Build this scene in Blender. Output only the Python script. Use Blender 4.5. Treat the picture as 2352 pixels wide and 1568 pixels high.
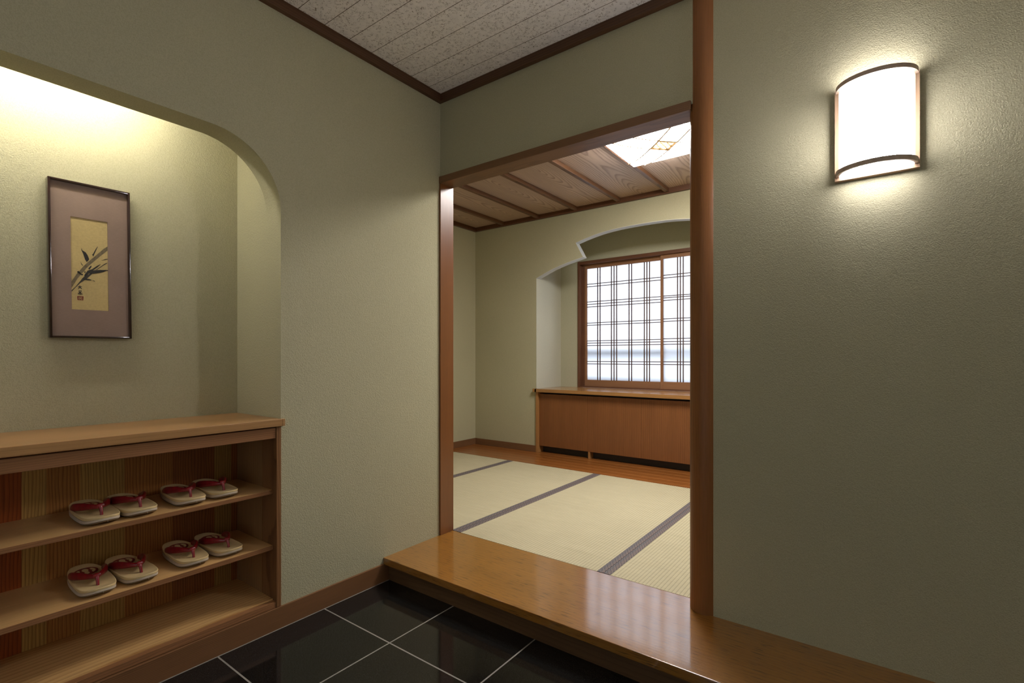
import bpy, bmesh, math, random
from math import sin, cos, pi, sqrt, radians
from mathutils import Vector, Matrix

for _o in list(bpy.data.objects):
    bpy.data.objects.remove(_o)
S = bpy.context.scene
C = S.collection
random.seed(7)

# ------------------------------------------------------------------ camera, exposure, world, daylight
cam = bpy.data.cameras.new('camera')
cam.sensor_width = 36.0
cam.lens = 1142.6 / 2352 * 36
cam.shift_y = 36.6 / 2352
cam.clip_start = 0.02
cam_o = bpy.data.objects.new('camera', cam)
C.objects.link(cam_o)
cam_o.location = (0, 0, 1.0)
cam_o.rotation_euler = (pi / 2, 0, radians(36.766))
S.camera = cam_o
S.view_settings.view_transform = 'Standard'
S.view_settings.look = 'None'
S.view_settings.exposure = 0.0
S.view_settings.gamma = 1.0
S.view_settings.use_curve_mapping = False

W = bpy.data.worlds.new('world')
S.world = W
W.use_nodes = True
W.node_tree.nodes['Background'].inputs[0].default_value = (0.80, 0.88, 1.0, 1)
W.node_tree.nodes['Background'].inputs[1].default_value = 0.6

SCONCE = 145.0        # emission of the wall lamp shade
CEIL_LAMP = 47.0     # emission of the ceiling lamp shade
NICHE_TUBE = 76.0    # emission of the tube hidden over the alcove
ENTRY_FILL = 3.0     # emission of the unseen globe added as fill

# daylight falling on the frosted window from outside
dl = bpy.data.lights.new('daylight', 'AREA')
dl.shape = 'RECTANGLE'; dl.size = 2.4; dl.size_y = 1.8
dl.energy = 46; dl.color = (0.86, 0.91, 1.0)
dlo = bpy.data.objects.new('daylight', dl); C.objects.link(dlo)
dlo.location = (-1.6, 5.6, 1.6); dlo.rotation_euler = (radians(-90), 0, 0)

# added fill light, shining in through the unseen frosted door behind the camera
el_ = bpy.data.lights.new('porch_fill', 'AREA')
el_.shape = 'RECTANGLE'; el_.size = 2.2; el_.size_y = 2.0
el_.energy = 12; el_.color = (1.0, 0.94, 0.84)
elo = bpy.data.objects.new('porch_fill', el_); C.objects.link(elo)
elo.location = (-0.2, -2.1, 1.1); elo.rotation_euler = (radians(90), 0, 0)

# ------------------------------------------------------------------ measures
XW = -1.7956; YB = 1.797; YBB = 1.883; ZS = 0.1044; ZC = 2.316
XR = -3.398; YR = 3.913; YD = 4.358; ZRC = 2.338
XE = 1.30; YE = -1.30         # unseen east and south ends of the entrance

# ------------------------------------------------------------------ node helpers
def new_mat(name):
    m = bpy.data.materials.new(name); m.use_nodes = True
    nt = m.node_tree
    for n in list(nt.nodes): nt.nodes.remove(n)
    out = nt.nodes.new('ShaderNodeOutputMaterial')
    b = nt.nodes.new('ShaderNodeBsdfPrincipled')
    nt.links.new(b.outputs[0], out.inputs[0])
    return m, nt, b, out

class NG:
    """small expression helper over a node tree"""
    def __init__(s, nt): s.nt = nt
    def _set(s, sock, v):
        if hasattr(v, 'is_output') or isinstance(v, bpy.types.NodeSocket): s.nt.links.new(v, sock)
        else: sock.default_value = v
    def m(s, op, a, b=0.0, c=None, clamp=False):
        n = s.nt.nodes.new('ShaderNodeMath'); n.operation = op; n.use_clamp = clamp
        s._set(n.inputs[0], a); s._set(n.inputs[1], b)
        if c is not None: s._set(n.inputs[2], c)
        return n.outputs[0]
    def pos(s, obj=False):
        if obj:
            n = s.nt.nodes.new('ShaderNodeTexCoord'); src = n.outputs['Object']
        else:
            n = s.nt.nodes.new('ShaderNodeNewGeometry'); src = n.outputs['Position']
        sp = s.nt.nodes.new('ShaderNodeSeparateXYZ'); s.nt.links.new(src, sp.inputs[0])
        return {'x': sp.outputs[0], 'y': sp.outputs[1], 'z': sp.outputs[2], 'v': src}
    def comb(s, x, y, z):
        n = s.nt.nodes.new('ShaderNodeCombineXYZ')
        s._set(n.inputs[0], x); s._set(n.inputs[1], y); s._set(n.inputs[2], z)
        return n.outputs[0]
    def noise(s, v, scale, detail=2.0, rough=0.5, dist=0.0):
        n = s.nt.nodes.new('ShaderNodeTexNoise')
        s._set(n.inputs['Vector'], v); n.inputs['Scale'].default_value = scale
        n.inputs['Detail'].default_value = detail; n.inputs['Roughness'].default_value = rough
        n.inputs['Distortion'].default_value = dist
        return n.outputs['Fac']
    def ramp(s, f, stops, interp='LINEAR'):
        n = s.nt.nodes.new('ShaderNodeValToRGB'); n.color_ramp.interpolation = interp
        cr = n.color_ramp
        rgba = lambda col: (col, col, col, 1) if isinstance(col, (int, float)) else (*col, 1)
        cr.elements.remove(cr.elements[-1])
        cr.elements[0].position = stops[0][0]; cr.elements[0].color = rgba(stops[0][1])
        for p, col in stops[1:]:
            e = cr.elements.new(p); e.color = rgba(col)
        s._set(n.inputs[0], f)
        return n.outputs[0]
    def mix(s, f, a, b, mode='MIX'):
        n = s.nt.nodes.new('ShaderNodeMix'); n.data_type = 'RGBA'; n.blend_type = mode
        s._set(n.inputs[0], f)
        s._set(n.inputs[6], (*a, 1) if isinstance(a, tuple) else a)
        s._set(n.inputs[7], (*b, 1) if isinstance(b, tuple) else b)
        return n.outputs[2]
    def bump(s, h, strength, dist, bsdf, normal=None):
        n = s.nt.nodes.new('ShaderNodeBump')
        n.inputs['Strength'].default_value = strength; n.inputs['Distance'].default_value = dist
        s._set(n.inputs['Height'], h)
        if normal: s.nt.links.new(normal, n.inputs['Normal'])
        s.nt.links.new(n.outputs[0], bsdf.inputs['Normal'])
        return n.outputs[0]

def plain(name, col, rough=0.5, metal=0.0, coat=0.0, spec=0.5, vary=0.06, vscale=40):
    m, nt, b, out = new_mat(name); g = NG(nt)
    p = g.pos(True)
    n = g.noise(p['v'], vscale, 3)
    k = g.ramp(n, [(0.3, 1.0 - vary), (0.7, 1.0)])
    g._set(b.inputs['Base Color'], g.mix(1.0, tuple(col), k, 'MULTIPLY'))
    b.inputs['Roughness'].default_value = rough; b.inputs['Metallic'].default_value = metal
    b.inputs['Coat Weight'].default_value = coat; b.inputs['Specular IOR Level'].default_value = spec
    return m

def plaster(name, col, grain=300.0, strength=0.5, dist=0.002):
    m, nt, b, out = new_mat(name); g = NG(nt)
    p = g.pos()
    big = g.noise(p['v'], 1.7, 3)
    fine = g.noise(p['v'], grain, 1, 0.5)
    mid = g.noise(p['v'], grain * 0.42, 2, 0.5)
    k = g.ramp(big, [(0.3, 0.95), (0.7, 1.0)])
    k2 = g.ramp(fine, [(0.32, 0.88), (0.6, 1.0)])
    c = g.mix(1.0, g.mix(1.0, tuple(col), k, 'MULTIPLY'), k2, 'MULTIPLY')
    g._set(b.inputs['Base Color'], c)
    b.inputs['Roughness'].default_value = 0.95; b.inputs['Specular IOR Level'].default_value = 0.12
    h = g.m('MULTIPLY_ADD', mid, 0.8, fine)
    g.bump(h, strength, dist, b)
    return m

def wood(name, light, dark, grain='y', across='x', depth='z', freq=70.0, slope=0.06, h=0.03, warp=0.02,
         rough=0.42, contrast=0.7, coat=0.0, coat_rough=0.1, period=None, off=0.0, straight=False, fiber=0.16,
         bump=0.15, tint=None, pores=0.0, spec=0.4, cell_vary=0.15, seam=None):
    """growth rings cut at a shallow slope along the grain; straight=True gives quarter-sawn stripes"""
    m, nt, b, out = new_mat(name); g = NG(nt)
    p = g.pos()
    a, gr, d = p[across], p[grain], p[depth]
    shift = 0.0; bright = None
    if period:
        q = g.m('DIVIDE', g.m('SUBTRACT', a, off), period)
        cell = g.m('FLOOR', q)
        a = g.m('MULTIPLY', g.m('SUBTRACT', g.m('SUBTRACT', q, cell), 0.5), period)
        wn = nt.nodes.new('ShaderNodeTexWhiteNoise'); wn.noise_dimensions = '1D'
        g._set(wn.inputs['W'], g.m('ADD', cell, 0.37))
        shift = g.m('MULTIPLY', wn.outputs['Value'], 3.0)
        bright = wn.outputs['Value']
    gr_s = g.m('ADD', gr, shift)
    vn = g.comb(g.m('MULTIPLY', a, 7.0), g.m('MULTIPLY', gr_s, 1.6), g.m('MULTIPLY', d, 7.0))
    n1 = g.noise(vn, 1.0, 3, 0.55)
    a2 = g.m('MULTIPLY_ADD', g.m('SUBTRACT', n1, 0.5), warp * 2, a)
    vn2 = g.comb(g.m('MULTIPLY', a, 40.0), g.m('MULTIPLY', gr_s, 7.0), g.m('MULTIPLY', d, 40.0))
    n2 = g.noise(vn2, 1.0, 2)
    if straight:
        r = g.m('ADD', a2, g.m('MULTIPLY', d, 0.7))
    else:
        hh = g.m('ADD', g.m('MULTIPLY', g.m('SINE', g.m('MULTIPLY', gr_s, 1.9)), slope * 0.7), h)
        r = g.m('SQRT', g.m('ADD', g.m('MULTIPLY', a2, a2), g.m('MULTIPLY', hh, hh)))
    r = g.m('MULTIPLY_ADD', g.m('SUBTRACT', n2, 0.5), 0.35 / freq * 1.6, r)
    ring = g.m('FRACT', g.m('MULTIPLY', r, freq))
    band = g.ramp(ring, [(0.0, 0.25), (0.12, 0.0), (0.55, 0.18), (0.86, 0.85), (0.95, 1.0), (1.0, 0.3)])
    fib = g.noise(g.comb(g.m('MULTIPLY', a, 420.0), g.m('MULTIPLY', gr_s, 9.0), g.m('MULTIPLY', d, 420.0)), 1.0, 3, 0.6)
    col = g.mix(g.m('MULTIPLY', band, contrast), tuple(light), tuple(dark))
    col = g.mix(1.0, col, g.ramp(fib, [(0.3, 1.0 - fiber), (0.7, 1.0)]), 'MULTIPLY')
    blot = g.noise(g.comb(g.m('MULTIPLY', a, 9.0), g.m('MULTIPLY', gr_s, 1.2), g.m('MULTIPLY', d, 9.0)), 1.0, 3)
    col = g.mix(1.0, col, g.ramp(blot, [(0.3, 0.84), (0.7, 1.0)]), 'MULTIPLY')
    if pores:
        po = g.noise(g.comb(g.m('MULTIPLY', a, 230.0), g.m('MULTIPLY', gr_s, 12.0), g.m('MULTIPLY', d, 230.0)), 1.0, 2, 0.7)
        col = g.mix(1.0, col, g.ramp(po, [(0.34, 1 - pores), (0.42, 1.0)]), 'MULTIPLY')
    if bright is not None:
        col = g.mix(1.0, col, g.ramp(bright, [(0.0, 1 - cell_vary), (1.0, 1.0)]), 'MULTIPLY')
    if tint: col = g.mix(1.0, col, tint(g, p), 'MULTIPLY')
    if seam: col = g.mix(g.m('LESS_THAN', g.m('ABSOLUTE', a), period * 0.055), col, seam)
    g._set(b.inputs['Base Color'], col)
    b.inputs['Roughness'].default_value = rough; b.inputs['Specular IOR Level'].default_value = spec
    b.inputs['Coat Weight'].default_value = coat; b.inputs['Coat Roughness'].default_value = coat_rough
    if coat >= 1.0: b.inputs['Coat IOR'].default_value = 1.9
    g.bump(g.m('ADD', g.m('MULTIPLY', band, -0.5), fib), bump, 0.0008, b)
    return m

# ------------------------------------------------------------------ materials
WALLC = (0.463, 0.430, 0.280)
M_wall = plaster('plaster_sage', WALLC, 300, 0.55, 0.0022)
M_wall_in = plaster('plaster_sage_fine', (0.465, 0.432, 0.28), 420, 0.25, 0.0012)
M_wall_bay = plaster('plaster_bay', (0.455, 0.432, 0.30), 420, 0.25, 0.0012)

RB = (0.20, 0.085, 0.030)
M_trim_y = wood('dark_trim_lengthwise', (0.115, 0.050, 0.020), (0.055, 0.022, 0.009), 'y', 'z', 'x', 90, warp=0.008, rough=0.45, contrast=0.6)
M_trim_x = wood('dark_trim_crosswise', (0.115, 0.050, 0.020), (0.055, 0.022, 0.009), 'x', 'z', 'y', 90, warp=0.008, rough=0.45, contrast=0.6)
M_lintel = wood('lintel_cypress', (0.25, 0.125, 0.055), (0.12, 0.055, 0.025), 'x', 'z', 'y', 150, slope=0.03, h=0.01, warp=0.02, rough=0.36, contrast=0.55)
M_post = wood('post_cypress', (0.22, 0.075, 0.018), (0.14, 0.042, 0.010), 'z', 'y', 'x', 120, straight=True, rough=0.30, contrast=0.35, spec=0.6)
M_col = wood('column_cedar', (0.34, 0.138, 0.042), (0.14, 0.046, 0.014), 'z', 'x', 'y', 230, straight=True, warp=0.006, rough=0.40, contrast=0.6, bump=0.5, spec=0.25)
M_step = wood('step_lacquered', (0.37, 0.155, 0.020), (0.24, 0.083, 0.010), 'x', 'y', 'z', 60, straight=True, warp=0.03, rough=0.34, contrast=0.35, pores=0.6, coat=1.0, coat_rough=0.10, bump=0.3, spec=0.5)
M_riser = wood('step_riser', (0.14, 0.072, 0.028), (0.085, 0.04, 0.015), 'x', 'z', 'y', 60, warp=0.02, rough=0.5, contrast=0.5)
M_base = wood('baseboard_pine', (0.25, 0.115, 0.045), (0.115, 0.048, 0.018), 'y', 'z', 'x', 190, straight=True, warp=0.01, rough=0.5, contrast=0.7)
M_base_in = wood('baseboard_inner', (0.22, 0.105, 0.045), (0.11, 0.05, 0.02), 'x', 'z', 'y', 120, warp=0.02, rough=0.45, contrast=0.6)
M_counter = wood('counter_oak', (0.46, 0.245, 0.095), (0.33, 0.16, 0.06), 'y', 'x', 'z', 110, straight=True, warp=0.01, rough=0.33, contrast=0.4, spec=0.5)
M_rail = wood('rail_cypress', (0.36, 0.165, 0.068), (0.20, 0.085, 0.032), 'y', 'z', 'x', 150, straight=True, warp=0.02, rough=0.4, contrast=0.6)
M_panel = wood('side_panel', (0.28, 0.13, 0.048), (0.12, 0.05, 0.018), 'z', 'y', 'x', 100, slope=0.05, h=0.02, warp=0.02, rough=0.42, contrast=0.7)
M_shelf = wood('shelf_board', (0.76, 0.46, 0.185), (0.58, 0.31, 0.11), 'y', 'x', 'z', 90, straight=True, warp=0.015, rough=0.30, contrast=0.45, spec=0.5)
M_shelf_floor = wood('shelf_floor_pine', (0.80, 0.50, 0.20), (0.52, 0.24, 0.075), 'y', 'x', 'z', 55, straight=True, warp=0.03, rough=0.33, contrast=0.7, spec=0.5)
M_side_in = wood('side_lining', (0.40, 0.22, 0.085), (0.24, 0.11, 0.04), 'z', 'x', 'y', 70, straight=True, warp=0.02, rough=0.4, contrast=0.7)

def plank_tint(g, p):
    f = g.m('MULTIPLY', g.m('ADD', p['y'], 0.4), 1 / 1.6)
    pos = lambda y: (y + 0.4) / 1.6
    R_ = (0.62, 0.22, 0.10); Y_ = (0.95, 0.88, 0.62); B_ = (0.80, 0.52, 0.34); O_ = (0.80, 0.70, 0.48); K_ = (0.55, 0.30, 0.2)
    return g.ramp(f, [(0.0, B_), (pos(-0.10), Y_), (pos(0.05), O_), (pos(0.17), R_), (pos(0.313), Y_), (pos(0.375), (0.82, 0.56, 0.36)),
                      (pos(0.456), Y_), (pos(0.573), B_), (pos(0.715), K_), (pos(0.857), (0.7, 0.62, 0.42)), (pos(0.923), K_)], 'CONSTANT')
M_planks = wood('back_planks', (0.72, 0.45, 0.18), (0.26, 0.11, 0.035), 'z', 'y', 'x', 115, straight=True, warp=0.022, rough=0.38, fiber=0.3,
                contrast=0.7, tint=plank_tint)

M_board_in = wood('cedar_ceiling_board', (0.62, 0.45, 0.34), (0.20, 0.105, 0.065), 'y', 'x', 'z', 70, slope=0.13, h=0.01, warp=0.022,
                  rough=0.45, contrast=0.62, period=0.4103, off=-2.59 - 0.4103 * 3, fiber=0.12, bump=0.1, cell_vary=0.08)
M_beam = wood('ceiling_batten', (0.20, 0.095, 0.045), (0.085, 0.035, 0.016), 'y', 'z', 'x', 110, slope=0.03, h=0.01, warp=0.02, rough=0.4, contrast=0.8)
M_trim_room = wood('room_cornice', (0.14, 0.058, 0.025), (0.07, 0.028, 0.012), 'x', 'z', 'y', 70, warp=0.01, rough=0.4, contrast=0.5)
M_floorwood = wood('floor_cedar', (0.31, 0.105, 0.022), (0.19, 0.055, 0.012), 'x', 'y', 'z', 40, straight=True, warp=0.006, rough=0.28, contrast=0.6,
                   coat=0.2, coat_rough=0.15, period=0.0912, off=3.457, cell_vary=0.12, seam=(0.40, 0.16, 0.045))
M_door = wood('cabinet_cedar', (0.26, 0.098, 0.030), (0.155, 0.050, 0.014), 'z', 'x', 'y', 60, straight=True, warp=0.012, rough=0.38,
              contrast=0.55, period=0.51, off=-2.605, cell_vary=0.06)
M_cab = wood('cabinet_frame_wood', (0.42, 0.20, 0.065), (0.28, 0.12, 0.035), 'z', 'y', 'x', 90, straight=True, rough=0.38, contrast=0.4)
M_bench = wood('bay_counter_wood', (0.42, 0.205, 0.065), (0.27, 0.115, 0.032), 'x', 'y', 'z', 70, straight=True, warp=0.01, rough=0.22, contrast=0.4, coat=0.3, coat_rough=0.1, spec=0.5)
M_dark = plain('dark_recess', (0.035, 0.022, 0.015), 0.6)
M_winframe = wood('window_frame_wood', (0.16, 0.066, 0.032), (0.09, 0.034, 0.016), 'x', 'z', 'y', 120, warp=0.01, rough=0.35, contrast=0.5)
M_sash = wood('sash_wood', (0.32, 0.155, 0.075), (0.22, 0.10, 0.045), 'x', 'z', 'y', 120, straight=True, warp=0.01, rough=0.35, contrast=0.35)
M_muntin = plain('muntin_dark', (0.075, 0.035, 0.022), 0.45)
M_frame_lac = plain('lacquer_brown', (0.034, 0.014, 0.007), 0.18, coat=0.6, vary=0.4, vscale=60)
M_lampwood = wood('lamp_beech', (0.50, 0.33, 0.20), (0.38, 0.24, 0.14), 'z', 'x', 'y', 260, straight=True, warp=0.003, rough=0.45, contrast=0.4, fiber=0.2)
M_ply = wood('lamp_plywood', (0.50, 0.32, 0.19), (0.14, 0.075, 0.04), 'x', 'z', 'y', 420, straight=True, warp=0.0005, rough=0.5, contrast=1.0)
M_arc = plain('lamp_arc_wood', (0.46, 0.34, 0.25), 0.45, vary=0.15, vscale=90)

def tile_mat():
    m, nt, b, out = new_mat('black_granite_tiles'); g = NG(nt)
    p = g.pos()
    P = 0.396; hw = 0.0026
    def line(c, o):
        q = g.m('DIVIDE', g.m('SUBTRACT', c, o), P)
        f = g.m('ABSOLUTE', g.m('SUBTRACT', q, g.m('ROUND', q)))
        return g.m('LESS_THAN', f, hw / P)
    ln = g.m('MAXIMUM', line(p['x'], -1.3875), line(p['y'], 1.1397))
    edge = g.m('LESS_THAN', p['x'], -1.7815)
    edge2 = g.m('GREATER_THAN', p['y'], 1.4635)
    ln = g.m('MAXIMUM', g.m('MAXIMUM', ln, edge), edge2)
    sp = g.noise(p['v'], 560, 1, 0.5)
    sp2 = g.noise(p['v'], 260, 2, 0.6)
    base = g.mix(g.ramp(sp, [(0.62, 0.0), (0.70, 1.0)]), (0.0075, 0.0068, 0.006), (0.06, 0.057, 0.05))
    base = g.mix(1.0, base, g.ramp(sp2, [(0.3, 0.75), (0.7, 1.0)]), 'MULTIPLY')
    col = g.mix(ln, base, (0.24, 0.215, 0.18))
    g._set(b.inputs['Base Color'], col)
    g._set(b.inputs['Roughness'], g.m('MULTIPLY_ADD', ln, 0.6, 0.07))
    b.inputs['Specular IOR Level'].default_value = 0.5
    g.bump(g.m('SUBTRACT', 1.0, ln), 0.5, 0.0012, b)
    return m
M_tile = tile_mat()

def ceiling_mat():
    m, nt, b, out = new_mat('rock_wool_ceiling_boards'); g = NG(nt)
    p = g.pos()
    q = g.m('DIVIDE', g.m('SUBTRACT', p['y'], 1.021), 0.1128)
    f = g.m('ABSOLUTE', g.m('SUBTRACT', q, g.m('ROUND', q)))
    ln = g.m('LESS_THAN', f, 0.0011 / 0.1128)
    # short dark worm-like marks
    n1 = g.noise(p['v'], 95, 2, 0.5, 1.2)
    thin = g.m('ABSOLUTE', g.m('SUBTRACT', n1, 0.5))
    gate = g.noise(p['v'], 75, 1)
    w = g.m('MULTIPLY', g.ramp(thin, [(0.012, 1.0), (0.030, 0.0)]), g.ramp(gate, [(0.46, 0.0), (0.56, 1.0)]))
    mot = g.noise(p['v'], 28, 3)
    base = g.mix(1.0, (0.84, 0.79, 0.72), g.ramp(mot, [(0.3, 0.9), (0.7, 1.0)]), 'MULTIPLY')
    col = g.mix(g.m('MULTIPLY', w, 0.95), base, (0.20, 0.15, 0.10))
    col = g.mix(ln, col, (0.075, 0.045, 0.02))
    g._set(b.inputs['Base Color'], col)
    b.inputs['Roughness'].default_value = 0.9; b.inputs['Specular IOR Level'].default_value = 0.2
    g.bump(g.m('SUBTRACT', g.m('SUBTRACT', 1.0, ln), g.m('MULTIPLY', w, 0.3)), 0.5, 0.0015, b)
    return m
M_ceil = ceiling_mat()

def tatami_mat():
    m, nt, b, out = new_mat('woven_rush'); g = NG(nt)
    p = g.pos()
    v = g.comb(g.m('MULTIPLY', p['x'], 14.0), g.m('MULTIPLY', p['y'], 700.0), 0.0)
    n = g.noise(v, 1.0, 3, 0.6)
    v2 = g.comb(g.m('MULTIPLY', p['x'], 3.0), g.m('MULTIPLY', p['y'], 60.0), 0.0)
    n2 = g.noise(v2, 1.0, 3, 0.6)
    rib = g.m('FRACT', g.m('DIVIDE', g.m('ADD', p['x'], 5.0), 0.0148))
    groove = g.ramp(rib, [(0.0, 0.62), (0.14, 0.97), (0.5, 1.0), (0.86, 0.97), (1.0, 0.62)])
    big = g.noise(p['v'], 2.2, 3)
    c = g.mix(n2, (0.52, 0.45, 0.275), (0.66, 0.58, 0.38))
    c = g.mix(1.0, c, g.ramp(n, [(0.3, 0.82), (0.65, 1.0)]), 'MULTIPLY')
    c = g.mix(1.0, c, groove, 'MULTIPLY')
    c = g.mix(1.0, c, g.ramp(big, [(0.3, 0.92), (0.7, 1.0)]), 'MULTIPLY')
    g._set(b.inputs['Base Color'], c)
    b.inputs['Roughness'].default_value = 0.62; b.inputs['Specular IOR Level'].default_value = 0.25
    g.bump(n, 0.35, 0.0006, b)
    return m
M_tatami = tatami_mat()

def hem_mat():
    m, nt, b, out = new_mat('brocade_border'); g = NG(nt)
    p = g.pos(True)
    # chevron dashes running along the border
    u = g.m('DIVIDE', p['x'], 0.0155)
    tri = g.m('ABSOLUTE', g.m('SUBTRACT', g.m('FRACT', u), 0.5))
    v = g.m('DIVIDE', p['y'], 0.026)
    s1 = g.m('FRACT', g.m('MULTIPLY_ADD', tri, 2.0, v))
    bar = g.ramp(s1, [(0.0, 0.0), (0.34, 0.0), (0.40, 1.0), (0.58, 1.0), (0.64, 0.15), (0.72, 0.0), (0.80, 0.75), (0.88, 0.0)])
    side = g.m('GREATER_THAN', g.m('FRACT', g.m('MULTIPLY', u, 0.5)), 0.5)
    dark = g.mix(side, (0.105, 0.082, 0.085), (0.085, 0.075, 0.082))
    lightc = g.mix(side, (0.33, 0.235, 0.18), (0.24, 0.20, 0.185))
    th = g.noise(p['v'], 900, 2)
    c = g.mix(bar, dark, lightc)
    c = g.mix(1.0, c, g.ramp(th, [(0.3, 0.75), (0.7, 1.0)]), 'MULTIPLY')
    g._set(b.inputs['Base Color'], c)
    b.inputs['Roughness'].default_value = 0.6
    g.bump(bar, 0.3, 0.0006, b)
    return m
M_hem = hem_mat()

def emit(name, col, strength, fn=None):
    m = bpy.data.materials.new(name); m.use_nodes = True
    nt = m.node_tree
    for n in list(nt.nodes): nt.nodes.remove(n)
    out = nt.nodes.new('ShaderNodeOutputMaterial'); e = nt.nodes.new('ShaderNodeEmission')
    nt.links.new(e.outputs[0], out.inputs[0])
    e.inputs[0].default_value = (*col, 1)
    g = NG(nt)
    if fn: g._set(e.inputs[1], fn(g, g.pos(), strength))
    else: e.inputs[1].default_value = strength
    return m

def sconce_glow(g, p, s):     # the bulb sits low behind the shade; the edges next to the wall get less of it
    dz = g.m('DIVIDE', g.m('SUBTRACT', p['z'], 1.625), 0.115)
    k = g.m('POWER', 2.718, g.m('MULTIPLY', g.m('MULTIPLY', dz, dz), -1.0))
    e = g.ramp(g.m('MULTIPLY', g.m('SUBTRACT', 1.777, p['y']), 1 / 0.07), [(0.0, 0.06), (0.45, 0.22), (0.85, 0.85), (1.0, 1.0)])
    return g.m('MULTIPLY', g.m('MULTIPLY', g.m('MULTIPLY_ADD', k, 0.9, 0.16), s), e)
M_shade = emit('lit_acrylic_shade', (0.98, 0.945, 1.0), SCONCE, sconce_glow)
M_shade_cap = emit('lit_upper_diffuser', (0.98, 0.945, 1.0), SCONCE * 0.17)
M_shade_low = emit('lit_lower_diffuser', (0.98, 0.945, 1.0), SCONCE * 0.15)
M_ceil_shade = emit('lit_ceiling_shade', (0.99, 0.975, 0.96), CEIL_LAMP)
M_tube = emit('lit_tube', (1.0, 0.97, 0.90), NICHE_TUBE)
M_fill = emit('fill_globe_glow', (1.0, 0.94, 0.84), ENTRY_FILL)

def frosted():
    m = bpy.data.materials.new('frosted_glass'); m.use_nodes = True
    nt = m.node_tree
    for n in list(nt.nodes): nt.nodes.remove(n)
    out = nt.nodes.new('ShaderNodeOutputMaterial')
    t = nt.nodes.new('ShaderNodeBsdfTranslucent'); t.inputs[0].default_value = (0.92, 0.94, 0.97, 1)
    gl = nt.nodes.new('ShaderNodeBsdfGlossy'); gl.inputs['Roughness'].default_value = 0.25
    gl.inputs[0].default_value = (0.9, 0.9, 0.9, 1)
    mx = nt.nodes.new('ShaderNodeMixShader'); mx.inputs[0].default_value = 0.04
    nt.links.new(t.outputs[0], mx.inputs[1]); nt.links.new(gl.outputs[0], mx.inputs[2])
    nt.links.new(mx.outputs[0], out.inputs[0])
    return m
M_glass = frosted()

M_red = plain('red_vinyl', (0.24, 0.008, 0.013), 0.28, coat=0.3, vary=0.25, vscale=80)
M_insole = plain('cream_insole', (0.70, 0.52, 0.25), 0.45, vary=0.14, vscale=30)
M_sole = plain('pale_sole', (0.58, 0.48, 0.36), 0.5, vary=0.12, vscale=60)
M_black = plain('black_rubber', (0.02, 0.018, 0.016), 0.5)
M_outsole = plain('tan_outsole', (0.30, 0.23, 0.15), 0.6)
M_emred = plain('crest_red', (0.21, 0.018, 0.014), 0.5)

def silk(name, col, sx, sy):
    m, nt, b, out = new_mat(name); g = NG(nt)
    p = g.pos(True)
    n = g.noise(g.comb(p['x'], g.m('MULTIPLY', p['y'], sx), g.m('MULTIPLY', p['z'], sy)), 1.0, 3, 0.6)
    n2 = g.noise(p['v'], 12, 3)
    c = g.mix(1.0, tuple(col), g.ramp(n, [(0.3, 0.86), (0.7, 1.0)]), 'MULTIPLY')
    c = g.mix(1.0, c, g.ramp(n2, [(0.3, 0.86), (0.7, 1.0)]), 'MULTIPLY')
    g._set(b.inputs['Base Color'], c)
    b.inputs['Roughness'].default_value = 0.6; b.inputs['Specular IOR Level'].default_value = 0.3
    return m
M_matting = silk('mauve_silk', (0.30, 0.205, 0.155), 90, 900)
M_paper = silk('gold_paper', (0.60, 0.45, 0.19), 130, 160)
M_ink = plain('sumi_ink', (0.022, 0.018, 0.012), 0.6, vary=0.5, vscale=300)
M_inkpale = plain('diluted_ink', (0.20, 0.15, 0.075), 0.6, vary=0.45, vscale=160)
M_seal = plain('seal_red', (0.22, 0.045, 0.02), 0.6)

# ------------------------------------------------------------------ mesh helpers
def box(bm, x0, x1, y0, y1, z0, z1, bev=0.0, rot=None):
    r = bmesh.ops.create_cube(bm, size=1.0)
    vs = r['verts']
    for v in vs:
        v.co = Vector(((x0 + x1) / 2 + v.co.x * (x1 - x0), (y0 + y1) / 2 + v.co.y * (y1 - y0), (z0 + z1) / 2 + v.co.z * (z1 - z0)))
    if bev > 0:
        es = {e for v in vs for e in v.link_edges}
        bmesh.ops.bevel(bm, geom=list(es), offset=bev, segments=2, affect='EDGES', profile=0.6)
    return vs

def prism(bm, pts, axis, a0, a1):
    """closed 2D outline extruded along axis; pts are the other two coordinates in xyz order"""
    def mk(p, a):
        return {'x': (a, p[0], p[1]), 'y': (p[0], a, p[1]), 'z': (p[0], p[1], a)}[axis]
    A = [bm.verts.new(mk(p, a0)) for p in pts]; B = [bm.verts.new(mk(p, a1)) for p in pts]
    n = len(pts)
    bm.faces.new(A); bm.faces.new(B[::-1])
    for i in range(n):
        bm.faces.new((A[i], B[i], B[(i + 1) % n], A[(i + 1) % n]))

def tube(bm, pts, radii, seg=12, flat=None, cap=True):
    """swept round or elliptical section; flat gives (width, height) factors; pts are Vectors"""
    rings = []
    n = len(pts)
    up0 = Vector((0, 0, 1))
    for i, p in enumerate(pts):
        t = (pts[min(i + 1, n - 1)] - pts[max(i - 1, 0)]).normalized()
        sx = t.cross(up0)
        if sx.length < 1e-4: sx = Vector((1, 0, 0))
        sx.normalize(); sz = sx.cross(t).normalized()
        w, h = flat[i] if flat else (1, 1)
        rings.append([bm.verts.new(p + sx * cos(2 * pi * k / seg) * radii[i] * w + sz * sin(2 * pi * k / seg) * radii[i] * h) for k in range(seg)])
    for a, b in zip(rings, rings[1:]):
        for k in range(seg):
            bm.faces.new((a[k], a[(k + 1) % seg], b[(k + 1) % seg], b[k]))
    if cap:
        bm.faces.new(rings[0][::-1]); bm.faces.new(rings[-1])

def finish(bm):
    bmesh.ops.recalc_face_normals(bm, faces=bm.faces[:])

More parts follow.
